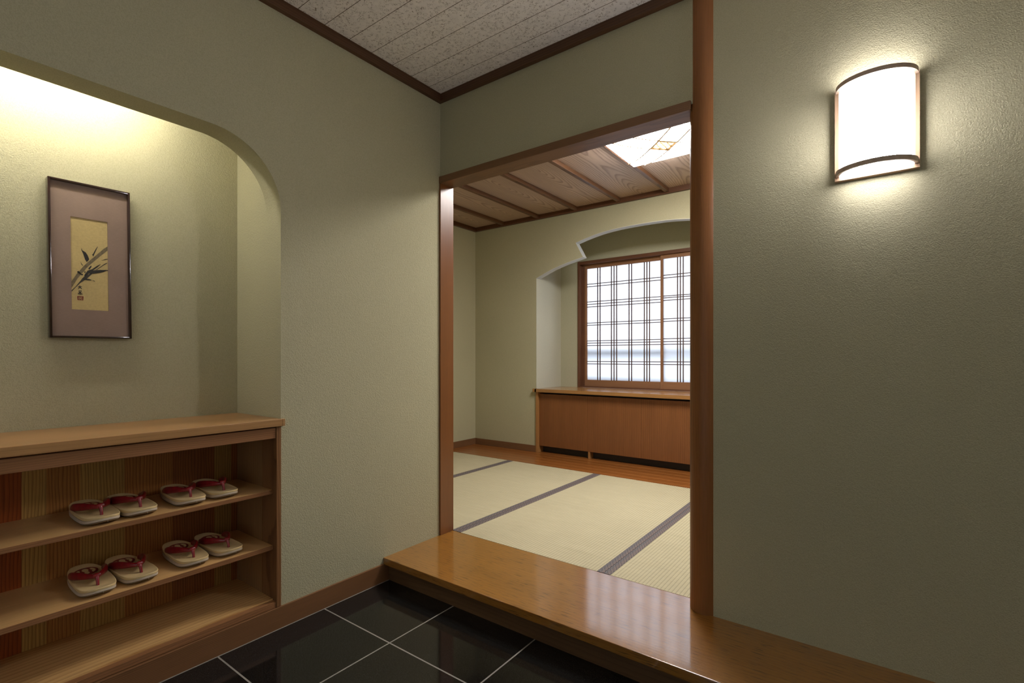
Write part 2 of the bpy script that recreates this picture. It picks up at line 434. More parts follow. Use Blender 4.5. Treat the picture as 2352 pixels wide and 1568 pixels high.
def obj(name, bm, mat, parent=None, origin=None, smooth=None, kind=None):
    """link the bmesh (world coordinates) as one object; a child is stored relative to its root"""
    finish(bm)
    o0 = Vector((0, 0, 0))
    if parent is not None:
        r = parent
        while r is not None: o0 = o0 + r.location; r = r.parent
    elif origin is not None: o0 = Vector(origin)
    if o0.length: bmesh.ops.translate(bm, verts=bm.verts[:], vec=-o0)
    me = bpy.data.meshes.new(name); bm.to_mesh(me); bm.free()
    me.materials.append(mat)
    if smooth is not None:
        me.polygons.foreach_set('use_smooth', [True] * len(me.polygons))
        me.set_sharp_from_angle(angle=radians(smooth))
    o = bpy.data.objects.new(name, me); C.objects.link(o)
    if parent is not None: o.parent = parent
    elif origin is not None: o.location = origin
    if kind: o['kind'] = kind
    return o

def boxes(name, mat, lst, parent=None, origin=None, bev=0.0, kind=None):
    bm = bmesh.new()
    for b in lst: box(bm, *b, bev=bev)
    return obj(name, bm, mat, parent, origin, kind=kind)

def thing(name, label, cat, loc, group=None):
    o = bpy.data.objects.new(name, None); C.objects.link(o)
    o.location = loc; o.empty_display_size = 0.1
    o['label'] = label; o['category'] = cat
    if group: o['group'] = group
    return o

def tag(o, label, cat, group=None):
    o['label'] = label; o['category'] = cat
    if group: o['group'] = group
    return o

# ------------------------------------------------------------------ entrance shell
boxes('floor', M_tile, [(-1.80, XE, YE, 1.47, -0.05, 0.0)], kind='structure')

# west wall with the arched alcove cut through it (y,z outline), lip is about 0.1 thick
ALY1 = 0.967; ALY0 = -0.45; ALZ = 1.781; ALR = 0.238; ALB = 0.745
def arch_pts():
    pts = []
    n = 24
    for i in range(n + 1):
        t = pi / 2 * i / n
        pts.append((ALY1 - ALR + ALR * cos(t) , ALZ - ALR + ALR * sin(t)))
    for i in range(n + 1):
        t = pi / 2 + pi / 2 * i / n
        pts.append((ALY0 + ALR + ALR * cos(t), ALZ - ALR + ALR * sin(t)))
    return pts
LIP = -1.899
bm = bmesh.new()
ap = arch_pts()
# above-opening panel and piers as one outline
outline = [(YE, 0.0), (ALY0, 0.0)] + [(ALY0, ap[-1][1])] + ap[::-1][1:] + [(ALY1, 0.0), (YB + 0.0, 0.0), (YB + 0.0, 2.40), (YE, 2.40)]
prism(bm, outline, 'x', LIP, XW)
# the remaining thickness behind the lip, around the recess
box(bm, -2.20, LIP, ALY1, YB, 0.0, 2.40)
box(bm, -2.20, LIP, YE, ALY0, 0.0, 2.40)
box(bm, -2.20, LIP, ALY0, ALY1, 2.05, 2.40)
obj('wall_west', bm, M_wall, kind='structure')
boxes('wall_alcove', M_wall, [(-2.20, -2.139, ALY0, ALY1, 0.0, 2.05)], kind='structure')

# wall with the opening to the matted room
bm = bmesh.new()
box(bm, XW, -0.507, YB, YBB, 1.90, 2.40)
box(bm, -0.507, XE, YB, YBB, ZS, 2.40)
obj('wall_north', bm, M_wall, kind='structure')
boxes('wall_south', M_wall, [(-1.80, -1.25, YE - 0.08, YE, 0.0, 2.40), (0.85, XE, YE - 0.08, YE, 0.0, 2.40), (-1.25, 0.85, YE - 0.08, YE, 2.0, 2.40)], kind='structure')
dr = bpy.data.objects.new('door_1', None); C.objects.link(dr); dr.location = (-0.2, YE, 0.0); dr['kind'] = 'structure'  # unseen frosted sliding door, added so the fill light can enter
for xa, xb, yy in ((-1.25, -0.18, YE - 0.045), (-0.22, 0.85, YE - 0.08)):
    bm = bmesh.new()
    box(bm, xa, xa + 0.05, yy, yy + 0.03, 0.0, 2.0); box(bm, xb - 0.05, xb, yy, yy + 0.03, 0.0, 2.0)
    for za, zb in ((0.0, 0.10), (0.62, 0.66), (1.30, 1.34), (1.94, 2.0)): box(bm, xa + 0.05, xb - 0.05, yy, yy + 0.03, za, zb)
    lf = obj('door_leaf', bm, M_trim_x, dr)
    bm = bmesh.new(); box(bm, xa + 0.04, xb - 0.04, yy + 0.012, yy + 0.017, 0.09, 1.95)
    obj('pane', bm, M_glass, lf)
boxes('wall_east', M_wall, [(XE, XE + 0.08, YE - 0.08, YBB, 0.0, 2.40)], kind='structure')
boxes('ceiling', M_ceil, [(-1.80, XE, YE, YB, ZC, ZC + 0.05)], kind='structure')

# cornices of the entrance
bm = bmesh.new()
box(bm, XW, XW + 0.022, YE, YB, 2.279, ZC - 0.003, bev=0.0015)
box(bm, XW, XW + 0.024, YE, YB, ZC - 0.004, ZC)
obj('trim_1', bm, M_trim_y, kind='structure')
boxes('trim_2', M_trim_x, [(XW + 0.022, XE, YB - 0.022, YB, 2.279, ZC)], kind='structure', bev=0.0015)
# jamb post and lintel of the opening
boxes('trim_3', M_post, [(-1.835, -1.7865, YB - 0.007, YBB + 0.001, ZS, 1.8765)], kind='structure', bev=0.0012)
boxes('trim_4', M_lintel, [(XW, -0.548, YB - 0.010, YBB + 0.001, 1.8765, 1.910)], kind='structure', bev=0.0012)
# baseboard along the west wall
boxes('baseboard_west', M_base, [(-1.84, -1.7860, YE, 1.462, 0.0, 0.0775)], kind='structure', bev=0.001)

# round column at the edge of the opening
bm = bmesh.new()
cx, cy, cr = -0.5075, 1.8395, 0.055
n = 64
A = []; B = []
for i in range(n):
    t = 2 * pi * i / n
    A.append(bm.verts.new((cx + cr * cos(t), cy + cr * sin(t), ZS)))
    B.append(bm.verts.new((cx + cr * cos(t), cy + cr * sin(t), 2.33)))
for i in range(n): bm.faces.new((A[i], A[(i + 1) % n], B[(i + 1) % n], B[i]))
bm.faces.new(A[::-1]); bm.faces.new(B)
o = obj('timber_column', bm, M_col, origin=(cx, cy, ZS), smooth=40)
tag(o, 'round reddish cedar column beside the opening to the tatami room', 'column')

# entrance step
st = thing('entrance_step', 'glossy orange-brown wooden step board over the black tile floor', 'step', (-0.25, 1.66, 0.0))
bm = bmesh.new()
box(bm, XW, XE - 0.005, 1.4395, 1.8825, 0.0735, ZS, bev=0.0025)
obj('tread', bm, M_step, st)
o = boxes('riser', M_riser, [(XW, XE - 0.005, 1.4625, 1.485, 0.0, 0.0735)], st)
o['label'] = 'dark set-back riser board'

# ------------------------------------------------------------------ shoe shelf
SY0 = ALY0 + 0.0; SIN = 0.949
sh = thing('shoe_shelf', 'built-in wooden shoe shelf with two shelves under the alcove counter', 'shelf', (-1.95, 0.3, 0.0775))
boxes('side_panel', M_panel, [(-1.897, XW + 0.004, SIN, 0.9665, 0.079, 0.745)], sh, bev=0.001)
boxes('side_panel', M_panel, [(-1.897, XW + 0.004, ALY0 + 0.001, ALY0 + 0.018, 0.079, 0.745)], sh, bev=0.001)
boxes('side_lining', M_side_in, [(-2.097, -1.898, SIN, 0.9665, 0.079, 0.745)], sh)
boxes('back_panel', M_planks, [(-2.112, -2.098, ALY0 + 0.02, SIN, 0.079, 0.745)], sh)
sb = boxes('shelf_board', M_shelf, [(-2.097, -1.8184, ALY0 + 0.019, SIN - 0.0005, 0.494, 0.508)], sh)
boxes('edge_strip', M_rail, [(-1.8183, -1.8163, ALY0 + 0.019, SIN - 0.0005, 0.494, 0.508)], sb, bev=0.0006)
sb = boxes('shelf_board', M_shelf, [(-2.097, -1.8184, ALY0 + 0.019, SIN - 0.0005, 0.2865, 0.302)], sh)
boxes('edge_strip', M_rail, [(-1.8183, -1.8163, ALY0 + 0.019, SIN - 0.0005, 0.2865, 0.302)], sb, bev=0.0006)
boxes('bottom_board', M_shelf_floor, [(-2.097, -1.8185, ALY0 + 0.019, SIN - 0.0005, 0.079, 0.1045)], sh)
boxes('bottom_rail', M_rail, [(-1.8183, XW + 0.001, ALY0 + 0.019, SIN - 0.0005, 0.079, 0.100)], sh, bev=0.001)
boxes('top_rail', M_rail, [(-1.815, XW - 0.001, ALY0 + 0.019, SIN - 0.0005, 0.702, 0.741)], sh, bev=0.0015)
ct = boxes('counter_top', M_counter, [(-2.138, XW + 0.014, ALY0 + 0.001, 0.9655, 0.7465, 0.7725)], origin=(-1.95, 0.3, 0.7465), bev=0.0012)
# the nose of the counter runs a little past the edge of the opening
bm = bmesh.new(); bm.from_mesh(ct.data)
box(bm, XW + 0.0005 + 1.95, XW + 0.014 + 1.95, 0.6655, 0.9765 - 0.3, 0.0, 0.026, bev=0.001)
bm.to_mesh(ct.data); bm.free()
tag(ct, 'long pale brown wooden counter board on the shoe shelf under the picture', 'counter')

# ------------------------------------------------------------------ sandals
def outline_pt(u, grow=0.0):
    """plan outline of the sandal, u in 0..1 around; toe towards +x"""
    t = 2 * pi * u
    c, s = cos(t), sin(t)
    e = 2 / 3.6 if c > 0 else 2 / 2.7
    ex = 2 / 2.9
    x = (abs(c) ** e) * (1 if c > 0 else -1) * (0.117 + grow)
    wy = 0.0465 - 0.0045 * max(0.0, -x / 0.117) + 0.0015 * max(0, x / 0.117)
    y = (abs(s) ** ex) * (1 if s > 0 else -1) * (wy + grow)
    # blunt toe with a gentle curve
    return x, y

def zprof(x):
    """height of the underside and of the insole plane along the sandal"""
    k = (x + 0.117) / 0.234
    under = 0.0005 + (0.011 * ((k - 0.74) / 0.26) ** 2 if k > 0.74 else 0)
    top = 0.033 - 0.013 * k + (0.006 * ((k - 0.8) / 0.2) ** 2 if k > 0.8 else 0)
    return under, top

def layer(bm, f0, f1, g0, g1, n=72, round_top=0.0):
    """slab between two fractions of the sandal's thickness"""
    rings = []
    def ring(f, grow, dz=0.0):
        r = []
        for i in range(n):
            x, y = outline_pt(i / n, grow)
            u, t = zprof(max(-0.117, min(0.117, x)))
            r.append(bm.verts.new((x, y, u + (t - u) * f + dz)))
        return r
    rings.append(ring(f0, g0))
    rings.append(ring(f1, g1))
    if round_top:
        rings.append(ring(f1, g1 - round_top * 0.35, round_top * 0.7))
        rings.append(ring(f1, g1 - round_top, round_top))
        rings.append(ring(f1, g1 - round_top * 2.2, round_top * 0.95))
        rings.append(ring(f1, g1 - round_top * 3.2, round_top * 0.55))
    for a, b in zip(rings, rings[1:]):
        for k in range(n): bm.faces.new((a[k], a[(k + 1) % n], b[(k + 1) % n], b[k]))
    # caps as grid strips across (outline is symmetric)
    for r in (rings[0], rings[-1]):
        h = n // 2
        for k in range(h):
            a, b_, c_, d = r[k], r[k + 1], r[(n - k - 1) % n], r[(n - k) % n]
            vs = []
            for v in (a, b_, c_, d):
                if v not in vs: vs.append(v)
            if len(vs) > 2:
                try: bm.faces.new(vs)
                except ValueError: pass

def insole_z(x):
    u, t = zprof(max(-0.117, min(0.117, x)))
    return u + (t - u) * 1.0 + 0.0016

def disc_patch(bm, pts, lift, th=0.0006):
    """thin patch lying on the insole, pts are local x,y"""
    A = [bm.verts.new((p[0], p[1], insole_z(p[0]) + lift + th)) for p in pts]
    B = [bm.verts.new((p[0], p[1], insole_z(p[0]) + lift - 0.0008)) for p in pts]
    m = len(pts)
    f = bm.faces.new(A)
    for i in range(m): bm.faces.new((A[i], B[i], B[(i + 1) % m], A[(i + 1) % m]))
    return f

def make_sandal():
    root = thing('sandal', 'x', 'sandal', (0, 0, 0), 'sandals set out on the shoe shelf')
    bm = bmesh.new(); layer(bm, 0.0, 0.16, -0.004, -0.001); obj('outsole', bm, M_outsole, root, smooth=50)
    bm = bmesh.new(); layer(bm, 0.16, 0.24, -0.0015, -0.0012); obj('rubber_line', bm, M_black, root, smooth=50)
    bm = bmesh.new(); layer(bm, 0.24, 0.66, 0.0, 0.0); box(bm, 0.1150, 0.1174, 0.003, 0.0036, 0.009, 0.016)
    obj('sole', bm, M_sole, root, smooth=50)
    bm = bmesh.new(); layer(bm, 0.68, 1.0, -0.0008, 0.0006, round_top=0.0016); obj('insole', bm, M_insole, root, smooth=60)
    # toe post
    px = 0.076
    pz = insole_z(px)
    bm = bmesh.new()
    tube(bm, [Vector((px, 0, pz - 0.003)), Vector((px - 0.002, 0, pz + 0.008)), Vector((px - 0.006, 0, pz + 0.017)), Vector((px - 0.012, 0, pz + 0.024))],
         [0.0042, 0.0042, 0.0048, 0.0058], 12)
    # wrap over the junction
    tube(bm, [Vector((px - 0.0145, -0.0065, pz + 0.0235)), Vector((px - 0.0125, 0, pz + 0.0245)), Vector((px - 0.0145, 0.0065, pz + 0.0235))], [0.0068, 0.0074, 0.0068], 12)
    obj('toe_post', bm, M_red, root, smooth=60)
    for sg in (1, -1):
        P0 = Vector((px - 0.014, sg * 0.002, pz + 0.021)); P1 = Vector((px - 0.042, sg * 0.028, pz + 0.022))
        P2 = Vector((px - 0.078, sg * 0.046, pz + 0.021)); P3 = Vector((px - 0.116, sg * 0.0405, insole_z(px - 0.116) + 0.001))
        pts = []; rad = []; fl = []
        N_ = 18
        for i in range(N_ + 1):
            t = i / N_
            pts.append(P0 * (1 - t) ** 3 + P1 * 3 * t * (1 - t) ** 2 + P2 * 3 * t * t * (1 - t) + P3 * t ** 3)
            w = 0.0055 + 0.0058 * sin(pi / 2 * min(1, t * 1.6)) ** 1.2 - 0.0022 * max(0, t - 0.8) / 0.2
            rad.append(w); k = min(1, t * 3)
            fl.append((1 - 0.52 * k, 1.0 + 0.05 * k))
        bm = bmesh.new(); tube(bm, pts, rad, 14, fl)
        obj('strap', bm, M_red, root, smooth=70)
    # round crest on the heel: ring, gourd and side crescents
    ex, ey, er = -0.048, 0.0, 0.030
    bm = bmesh.new()
    disc_patch(bm, [(ex + er * 1.02 * cos(2 * pi * i / 40), ey + er * sin(2 * pi * i / 40)) for i in range(40)], 0.0)
    em = obj('crest', bm, M_emred, root)
    bm = bmesh.new()
    # gourd (lobes along x, narrow neck), cream
    g_ = []
    for i in range(28):
        t = 2 * pi * i / 28
        r = 0.0105 + 0.0045 * cos(2 * t) - 0.002 * cos(t)
        g_.append((ex + 0.004 + r * 1.45 * cos(t) , ey + r * 1.05 * sin(t) * (0.62 + 0.38 * abs(cos(t)) )))
    disc_patch(bm, g_, 0.0005, 0.0008)
    for sg in (1, -1):
        outer = [(ex + 0.0235 * cos(a), ey + sg * 0.0235 * sin(a)) for a in [radians(d) for d in range(38, 143, 7)]]
        inner = [(ex + (0.0165 + 0.0018 * sin(a * 9)) * cos(a) * 1.15, ey + sg * (0.0155 + 0.0018 * sin(a * 9)) * sin(a)) for a in [radians(d) for d in range(138, 41, -7)]]
        disc_patch(bm, outer + inner, 0.0005, 0.0008)
    obj('crest_cutout', bm, M_insole, em)
    return root

def copy_tree(o, parent=None):
    c = o.copy(); C.objects.link(c); c.parent = parent
    for ch in list(o.children): copy_tree(ch, c)
    return c

sandal = make_sandal()
spots = [
    (0.456, 0.508, 2, 'cream sandal with crimson strap, upper shelf board, farthest from the room opening'),
    (0.553, 0.508, 4, 'cream sandal with crimson strap, upper shelf board, second from the far end'),
    (0.694, 0.508, 0, 'cream sandal with crimson strap, upper shelf board, third, start of second pair'),
    (0.799, 0.508, 2, 'cream sandal with crimson strap, upper shelf board, nearest the side panel'),
    (0.447, 0.302, 0, 'cream sandal with crimson strap, lower shelf board, farthest from the room opening'),
    (0.555, 0.302, 6, 'cream sandal with crimson strap, lower shelf board, showing its whole round crest'),
    (0.703, 0.302, 1, 'cream sandal with crimson strap, lower shelf board, third, start of second pair'),
    (0.815, 0.302, 5, 'cream sandal with crimson strap, lower shelf board, nearest the side panel'),
]
for i, (y, z, a, lab) in enumerate(spots):
    o = sandal if i == 0 else copy_tree(sandal)
    ra = radians(a)
    # pivot about the toe post
    tx, ty = -1.868, y
    o.location = (tx - 0.076 * cos(ra), ty - 0.076 * sin(ra), z)
    o.rotation_euler = (0, 0, ra)
    o['label'] = lab

# ------------------------------------------------------------------ framed ink painting in the alcove
PH, PW = 0.510, 0.2145
pic = thing('framed_painting', 'dark lacquer framed ink painting of bamboo on gold paper hanging in alcove', 'picture', (-2.139, 0.4895, 1.319 - PH / 2))
pic.location.z = 1.319
PX = 0.0
def pbox(bm, x0, x1, y0, y1, z0, z1, bev=0.0): box(bm, x0 - 2.139, x1 - 2.139, y0 + 0.4895, y1 + 0.4895, z0 + 1.319, z1 + 1.319, bev)
bm = bmesh.new(); fw = 0.0068
pbox(bm, 0.001, 0.028, -PW / 2, -PW / 2 + fw, -PH / 2, PH / 2, 0.002)
pbox(bm, 0.001, 0.028, PW / 2 - fw, PW / 2, -PH / 2, PH / 2, 0.002)
pbox(bm, 0.001, 0.0275, -PW / 2 + fw * .6, PW / 2 - fw * .6, -PH / 2, -PH / 2 + fw, 0.0015)
pbox(bm, 0.001, 0.0275, -PW / 2 + fw * .6, PW / 2 - fw * .6, PH / 2 - fw, PH / 2, 0.0015)
obj('picture_frame', bm, M_frame_lac, pic, smooth=30)
# silk mount with a window cut in it
py0, py1 = 0.0, 0.0
u0 = -PW / 2 + 0.0565; u1 = u0 + 0.0965; v1 = PH / 2 - 0.1135; v0 = v1 - 0.3025
bm = bmesh.new()
pbox(bm, 0.012, 0.0170, -PW / 2 + 0.004, u0, -PH / 2 + 0.004, PH / 2 - 0.004)
pbox(bm, 0.012, 0.0170, u1, PW / 2 - 0.004, -PH / 2 + 0.004, PH / 2 - 0.004)
pbox(bm, 0.012, 0.0170, u0, u1, -PH / 2 + 0.004, v0)
pbox(bm, 0.012, 0.0170, u0, u1, v1, PH / 2 - 0.004)
mt_ = obj('silk_mount', bm, M_matting, pic); mt_['label'] = 'mauve brown silk mount'
bm = bmesh.new(); pbox(bm, 0.010, 0.0148, u0 - 0.002, u1 + 0.002, v0 - 0.002, v1 + 0.002)
paper = obj('painting', bm, M_paper, pic); paper['label'] = 'gold paper'
def strokes(name, polys, mat, lift):
    bm = bmesh.new()
    for pi_, poly in enumerate(polys):
        up_ = lift + pi_ * 0.00003
        P = [(max(0.002, min(0.998, a)), b) for a, b in poly]
        pts = [(0.4895 + u0 + (u1 - u0) * a, 1.319 + v1 - (v1 - v0) * b) for a, b in P]
        vs = [bm.verts.new((-2.139 + 0.0149 + up_, p[0], p[1])) for p in pts]
        vb = [bm.verts.new((-2.139 + 0.0146, p[0], p[1])) for p in pts]
        f = bm.faces.new(vs)
        for i in range(len(vs)): bm.faces.new((vs[i], vb[i], vb[(i + 1) % len(vs)], vs[(i + 1) % len(vs)]))
    bmesh.ops.triangulate(bm, faces=[f for f in bm.faces if len(f.verts) > 4])
    return obj(name, bm, mat, paper)
strokes('bamboo_stalk', [
    [(0.994, 0.273), (0.992, 0.318), (0.771, 0.397), (0.634, 0.45), (0.498, 0.502), (0.4, 0.544), (0.327, 0.586), (0.267, 0.607), (0.209, 0.597), (0.233, 0.572), (0.318, 0.528), (0.427, 0.48), (0.599, 0.415), (0.773, 0.348), (0.886, 0.305)],
    [(0.267, 0.612), (0.158, 0.668), (0.086, 0.718), (0.008, 0.77), (0.006, 0.701), (0.077, 0.656), (0.161, 0.603), (0.208, 0.604)]], M_inkpale, 0.0001)
strokes('ink_strokes', [
    [(0.156, 0.587), (0.203, 0.579), (0.218, 0.589), (0.208, 0.599), (0.267, 0.607), (0.314, 0.608), (0.307, 0.623), (0.272, 0.624), (0.196, 0.608), (0.162, 0.598)],
    [(0.28, 0.324), (0.302, 0.35), (0.391, 0.368), (0.443, 0.397), (0.483, 0.439), (0.452, 0.462), (0.41, 0.472), (0.369, 0.444), (0.324, 0.388), (0.279, 0.349)],
    [(0.72, 0.284), (0.72, 0.293), (0.675, 0.333), (0.593, 0.405), (0.564, 0.382), (0.588, 0.378), (0.651, 0.329)],
    [(0.255, 0.478), (0.278, 0.498), (0.318, 0.514), (0.301, 0.517), (0.266, 0.501)],
    [(0.998, 0.411), (0.998, 0.417), (0.918, 0.428), (0.8, 0.441), (0.825, 0.436), (0.931, 0.418)],
    [(0.792, 0.48), (0.794, 0.484), (0.691, 0.524), (0.592, 0.554), (0.457, 0.601), (0.366, 0.64), (0.343, 0.621), (0.435, 0.567), (0.556, 0.546), (0.692, 0.504)],
    [(0.54, 0.506), (0.543, 0.52), (0.508, 0.543), (0.472, 0.556), (0.458, 0.54), (0.497, 0.521)],
    [(0.357, 0.577), (0.373, 0.575), (0.38, 0.596), (0.344, 0.592)],
    [(0.276, 0.655), (0.371, 0.657), (0.467, 0.656), (0.539, 0.664), (0.515, 0.67), (0.394, 0.671), (0.311, 0.668)],
    [(0.557, 0.668), (0.632, 0.673), (0.623, 0.68)]], M_ink, 0.0003)
strokes('ink_leaf', [
    [(0.998, 0.537), (0.998, 0.545), (0.92, 0.548), (0.875, 0.564), (0.763, 0.578), (0.591, 0.594), (0.47, 0.596), (0.434, 0.587), (0.447, 0.564), (0.592, 0.557), (0.764, 0.546)]], M_ink, 0.0005)
strokes('ink_twig', [
    [(0.998, 0.453), (0.98, 0.463), (0.891, 0.487), (0.69, 0.549), (0.653, 0.551), (0.766, 0.516), (0.917, 0.468)],
    [(0.006, 0.811), (0.003, 0.797), (0.096, 0.759), (0.203, 0.705), (0.288, 0.659), (0.349, 0.631), (0.542, 0.588), (0.566, 0.595), (0.419, 0.655), (0.238, 0.709), (0.107, 0.765)]], plain('twig_ink', (0.05, 0.038, 0.022), 0.6, vary=0.5, vscale=200), 0.0002)
def bar(a, b, w=0.008):
    d = Vector((b[0] - a[0], (b[1] - a[1]) * 3.13)); n_ = Vector((-d.y, d.x)).normalized() * w
    return [(a[0] + n_.x, a[1] + n_.y / 3.13), (b[0] + n_.x * .6, b[1] + n_.y * .6 / 3.13), (b[0] - n_.x * .6, b[1] - n_.y * .6 / 3.13), (a[0] - n_.x, a[1] - n_.y / 3.13)]
strokes('signature', [
    bar((0.172, 0.755), (0.280, 0.747), 0.013), bar((0.222, 0.738), (0.228, 0.757), 0.012), bar((0.226, 0.755), (0.178, 0.777), 0.011), bar((0.234, 0.757), (0.272, 0.774), 0.014),
    bar((0.19, 0.796), (0.262, 0.791), 0.009), bar((0.20, 0.797), (0.205, 0.811), 0.009), bar((0.258, 0.792), (0.248, 0.808), 0.010), bar((0.205, 0.811), (0.252, 0.808), 0.007),
    bar((0.165, 0.823), (0.292, 0.817), 0.009), bar((0.228, 0.808), (0.228, 0.842), 0.011), bar((0.20, 0.827), (0.170, 0.836), 0.008), bar((0.255, 0.826), (0.29, 0.834), 0.010), bar((0.196, 0.815), (0.262, 0.812), 0.006)], M_ink, 0.0004)
strokes('red_seal', [
    bar((0.159, 0.858), (0.306, 0.856), 0.016), bar((0.166, 0.893), (0.306, 0.893), 0.014), bar((0.168, 0.856), (0.170, 0.895), 0.020), bar((0.297, 0.854), (0.295, 0.897), 0.022),
    bar((0.206, 0.868), (0.236, 0.863), 0.009), bar((0.240, 0.864), (0.262, 0.872), 0.009), bar((0.262, 0.874), (0.252, 0.886), 0.009), bar((0.248, 0.887), (0.216, 0.886), 0.009), bar((0.212, 0.884), (0.202, 0.871), 0.009), bar((0.222, 0.876), (0.244, 0.873), 0.007)], M_seal, 0.0003)
pic.rotation_euler = (radians(-0.0), 0, 0)
pic.rotation_euler = (radians(0.65), 0, 0)

# tube light hidden over the alcove opening
tl = thing('tube_light', 'hidden tube lamp washing light down the back of the picture alcove', 'lamp', (-1.96, 0.34, 1.96))
boxes('lamp_body', plain('white_enamel', (0.7, 0.7, 0.68), 0.4), [(-1.985, -1.935, 0.02, 0.66, 1.955, 1.985)], tl)
bm = bmesh.new(); tube(bm, [Vector((-1.96, 0.04, 1.93)), Vector((-1.96, 0.64, 1.93))], [0.013, 0.013], 14); obj('tube', bm, M_tube, tl, smooth=40)

# ------------------------------------------------------------------ wall lamp
lx0, lx1 = -0.1180, 0.0805; lz0, lz1 = 1.527, 1.800; ly = YB - 0.020; lc = (lx0 + lx1) / 2
sc = thing('wall_lamp', 'glowing curved wall lamp with pale wood frame on plaster wall', 'lamp', (lc, YB, lz0))
boxes('frame_stile', M_lampwood, [(lx0, lx0 + 0.0105, ly, YB - 0.0005, lz0 + 0.013, lz1 - 0.011)], sc, bev=0.0008)
boxes('frame_stile', M_lampwood, [(lx1 - 0.0105, lx1, ly, YB - 0.0005, lz0 + 0.013, lz1 - 0.011)], sc, bev=0.0008)
boxes('frame_rail', M_ply, [(lx0, lx1, ly, YB - 0.0005, lz0, lz0 + 0.0125)], sc, bev=0.0005)
boxes('frame_rail', M_arc, [(lx0, lx1, ly + 0.006, YB - 0.0005, lz1 - 0.011, lz1)], sc, bev=0.0005)
AH, AD = 0.0965, 0.0785
def half(rx, ry, n_=36): return [(lc - rx * cos(pi * i / n_), ly - ry * sin(pi * i / n_)) for i in range(n_ + 1)]
def arc_band(z0, z1, name):
    bm = bmesh.new()
    prism(bm, half(AH, AD) + half(AH - 0.0088, AD - 0.0088)[::-1], 'z', z0, z1)
    return obj(name, bm, M_arc, sc, smooth=35)
arc_band(lz1 - 0.0125, lz1, 'bent_band')
arc_band(lz0 + 0.011, lz0 + 0.0245, 'bent_band')
bm = bmesh.new()
rx, ry = AH - 0.0090, AD - 0.0092
hp = half(rx, ry)
A = [bm.verts.new((p[0], p[1], lz0 + 0.010)) for p in hp]; B = [bm.verts.new((p[0], p[1], lz1 - 0.011)) for p in hp]
for i in range(len(hp) - 1): bm.faces.new((A[i], A[i + 1], B[i + 1], B[i]))
obj('shade', bm, M_shade, sc, smooth=50)
bm = bmesh.new(); bm.faces.new([bm.verts.new((p[0], p[1], lz1 - 0.0115)) for p in hp]); obj('upper_diffuser', bm, M_shade_cap, sc)
bm = bmesh.new(); bm.faces.new([bm.verts.new((p[0], p[1], lz0 + 0.0105)) for p in hp]); obj('lower_diffuser', bm, M_shade_low, sc)

# unseen globe behind the camera, added to fill the entrance with light
el = thing('fill_globe', 'unseen round opal globe added as fill light over the entrance tiles', 'lamp', (-0.25, -0.75, ZC))
bm = bmesh.new(); bmesh.ops.create_uvsphere(bm, u_segments=24, v_segments=12, radius=0.13)
for v in bm.verts: v.co = Vector((v.co.x - 0.25, v.co.y - 0.75, ZC - 0.045 + v.co.z * 0.42))
obj('globe', bm, M_fill, el, smooth=60)
bm = bmesh.new(); bmesh.ops.create_cone(bm, segments=32, radius1=0.09, radius2=0.09, depth=0.012, cap_ends=True)
for v in bm.verts: v.co += Vector((-0.25, -0.75, ZC - 0.007))
obj('lamp_base', bm, M_lampwood, el, smooth=40)

# ------------------------------------------------------------------ matted room
RX1 = 0.80
bm = bmesh.new(); box(bm, XR - 0.2, RX1 + 0.1, YBB, YD + 0.1, -0.05, ZS - 0.02)
obj('floor_subfloor', bm, M_dark, kind='structure')
boxes('floor_boards', M_floorwood, [(XR, RX1, 3.457, YR, ZS - 0.02, ZS)], kind='structure')

# tatami: real ribs along y
def tatami(x0, x1, label):
    r = thing('tatami_mat', label, 'tatami', ((x0 + x1) / 2, (1.884 + 3.4565) / 2, ZS - 0.02), 'tatami mats laid side by side')
    y0, y1 = 1.8840, 3.4563
    hw = 0.0305
    bm = bmesh.new()
    P = 0.0148; k = 6
    a0, a1 = x0 + hw - 0.002, x1 - hw + 0.002
    nseg = int((a1 - a0) / P * k)
    top0 = []; top1 = []
    for i in range(nseg + 1):
        x = a0 + (a1 - a0) * i / nseg
        ph = ((x + 5.0) / P) % 1.0
        z = ZS - 0.0012 + 0.0011 * (abs(sin(pi * ph)) ** 0.6)
        top0.append(bm.verts.new((x, y0, z))); top1.append(bm.verts.new((x, y1, z)))
    for i in range(nseg): bm.faces.new((top0[i], top0[i + 1], top1[i + 1], top1[i]))
    bl = [bm.verts.new((a0, y0, ZS - 0.02)), bm.verts.new((a1, y0, ZS - 0.02)), bm.verts.new((a1, y1, ZS - 0.02)), bm.verts.new((a0, y1, ZS - 0.02))]
    bm.faces.new(bl); bm.faces.new([bl[0]] + top0 + [bl[1]]); bm.faces.new([bl[3]] + top1 + [bl[2]])
    bm.faces.new((bl[0], top0[0], top1[0], bl[3])); bm.faces.new((bl[1], top0[-1], top1[-1], bl[2]))
    obj('woven_surface', bm, M_tatami, r, smooth=60)
    for sx in (0, 1):
        h0 = x0 + 0.0006 if sx == 0 else x1 - hw
        h1 = x0 + hw if sx == 0 else x1 - 0.0006
        bm = bmesh.new(); box(bm, h0, h1, y0 - 0.0003, y1, ZS - 0.0195, ZS + 0.0008, bev=0.0006)
        obj('cloth_border', bm, M_hem, r)
    return r
XA = [XR + 0.002, -2.597, -1.7645, -0.9330, -0.1010, RX1 - 0.02]
tatami(XA[0], XA[1], 'pale tatami mat in the far corner, against the side wall of the room')
tatami(XA[1], XA[2], 'pale tatami mat in front of the corner and plain wall, second from side wall')
tatami(XA[2], XA[3], 'wide pale tatami mat in the middle of the doorway, in front of the cabinet')
tatami(XA[3], XA[4], 'ribbed tatami mat beside the round column, behind a double grey border')
tatami(XA[4], XA[5], 'tatami mat hidden behind the lamp wall of the room')

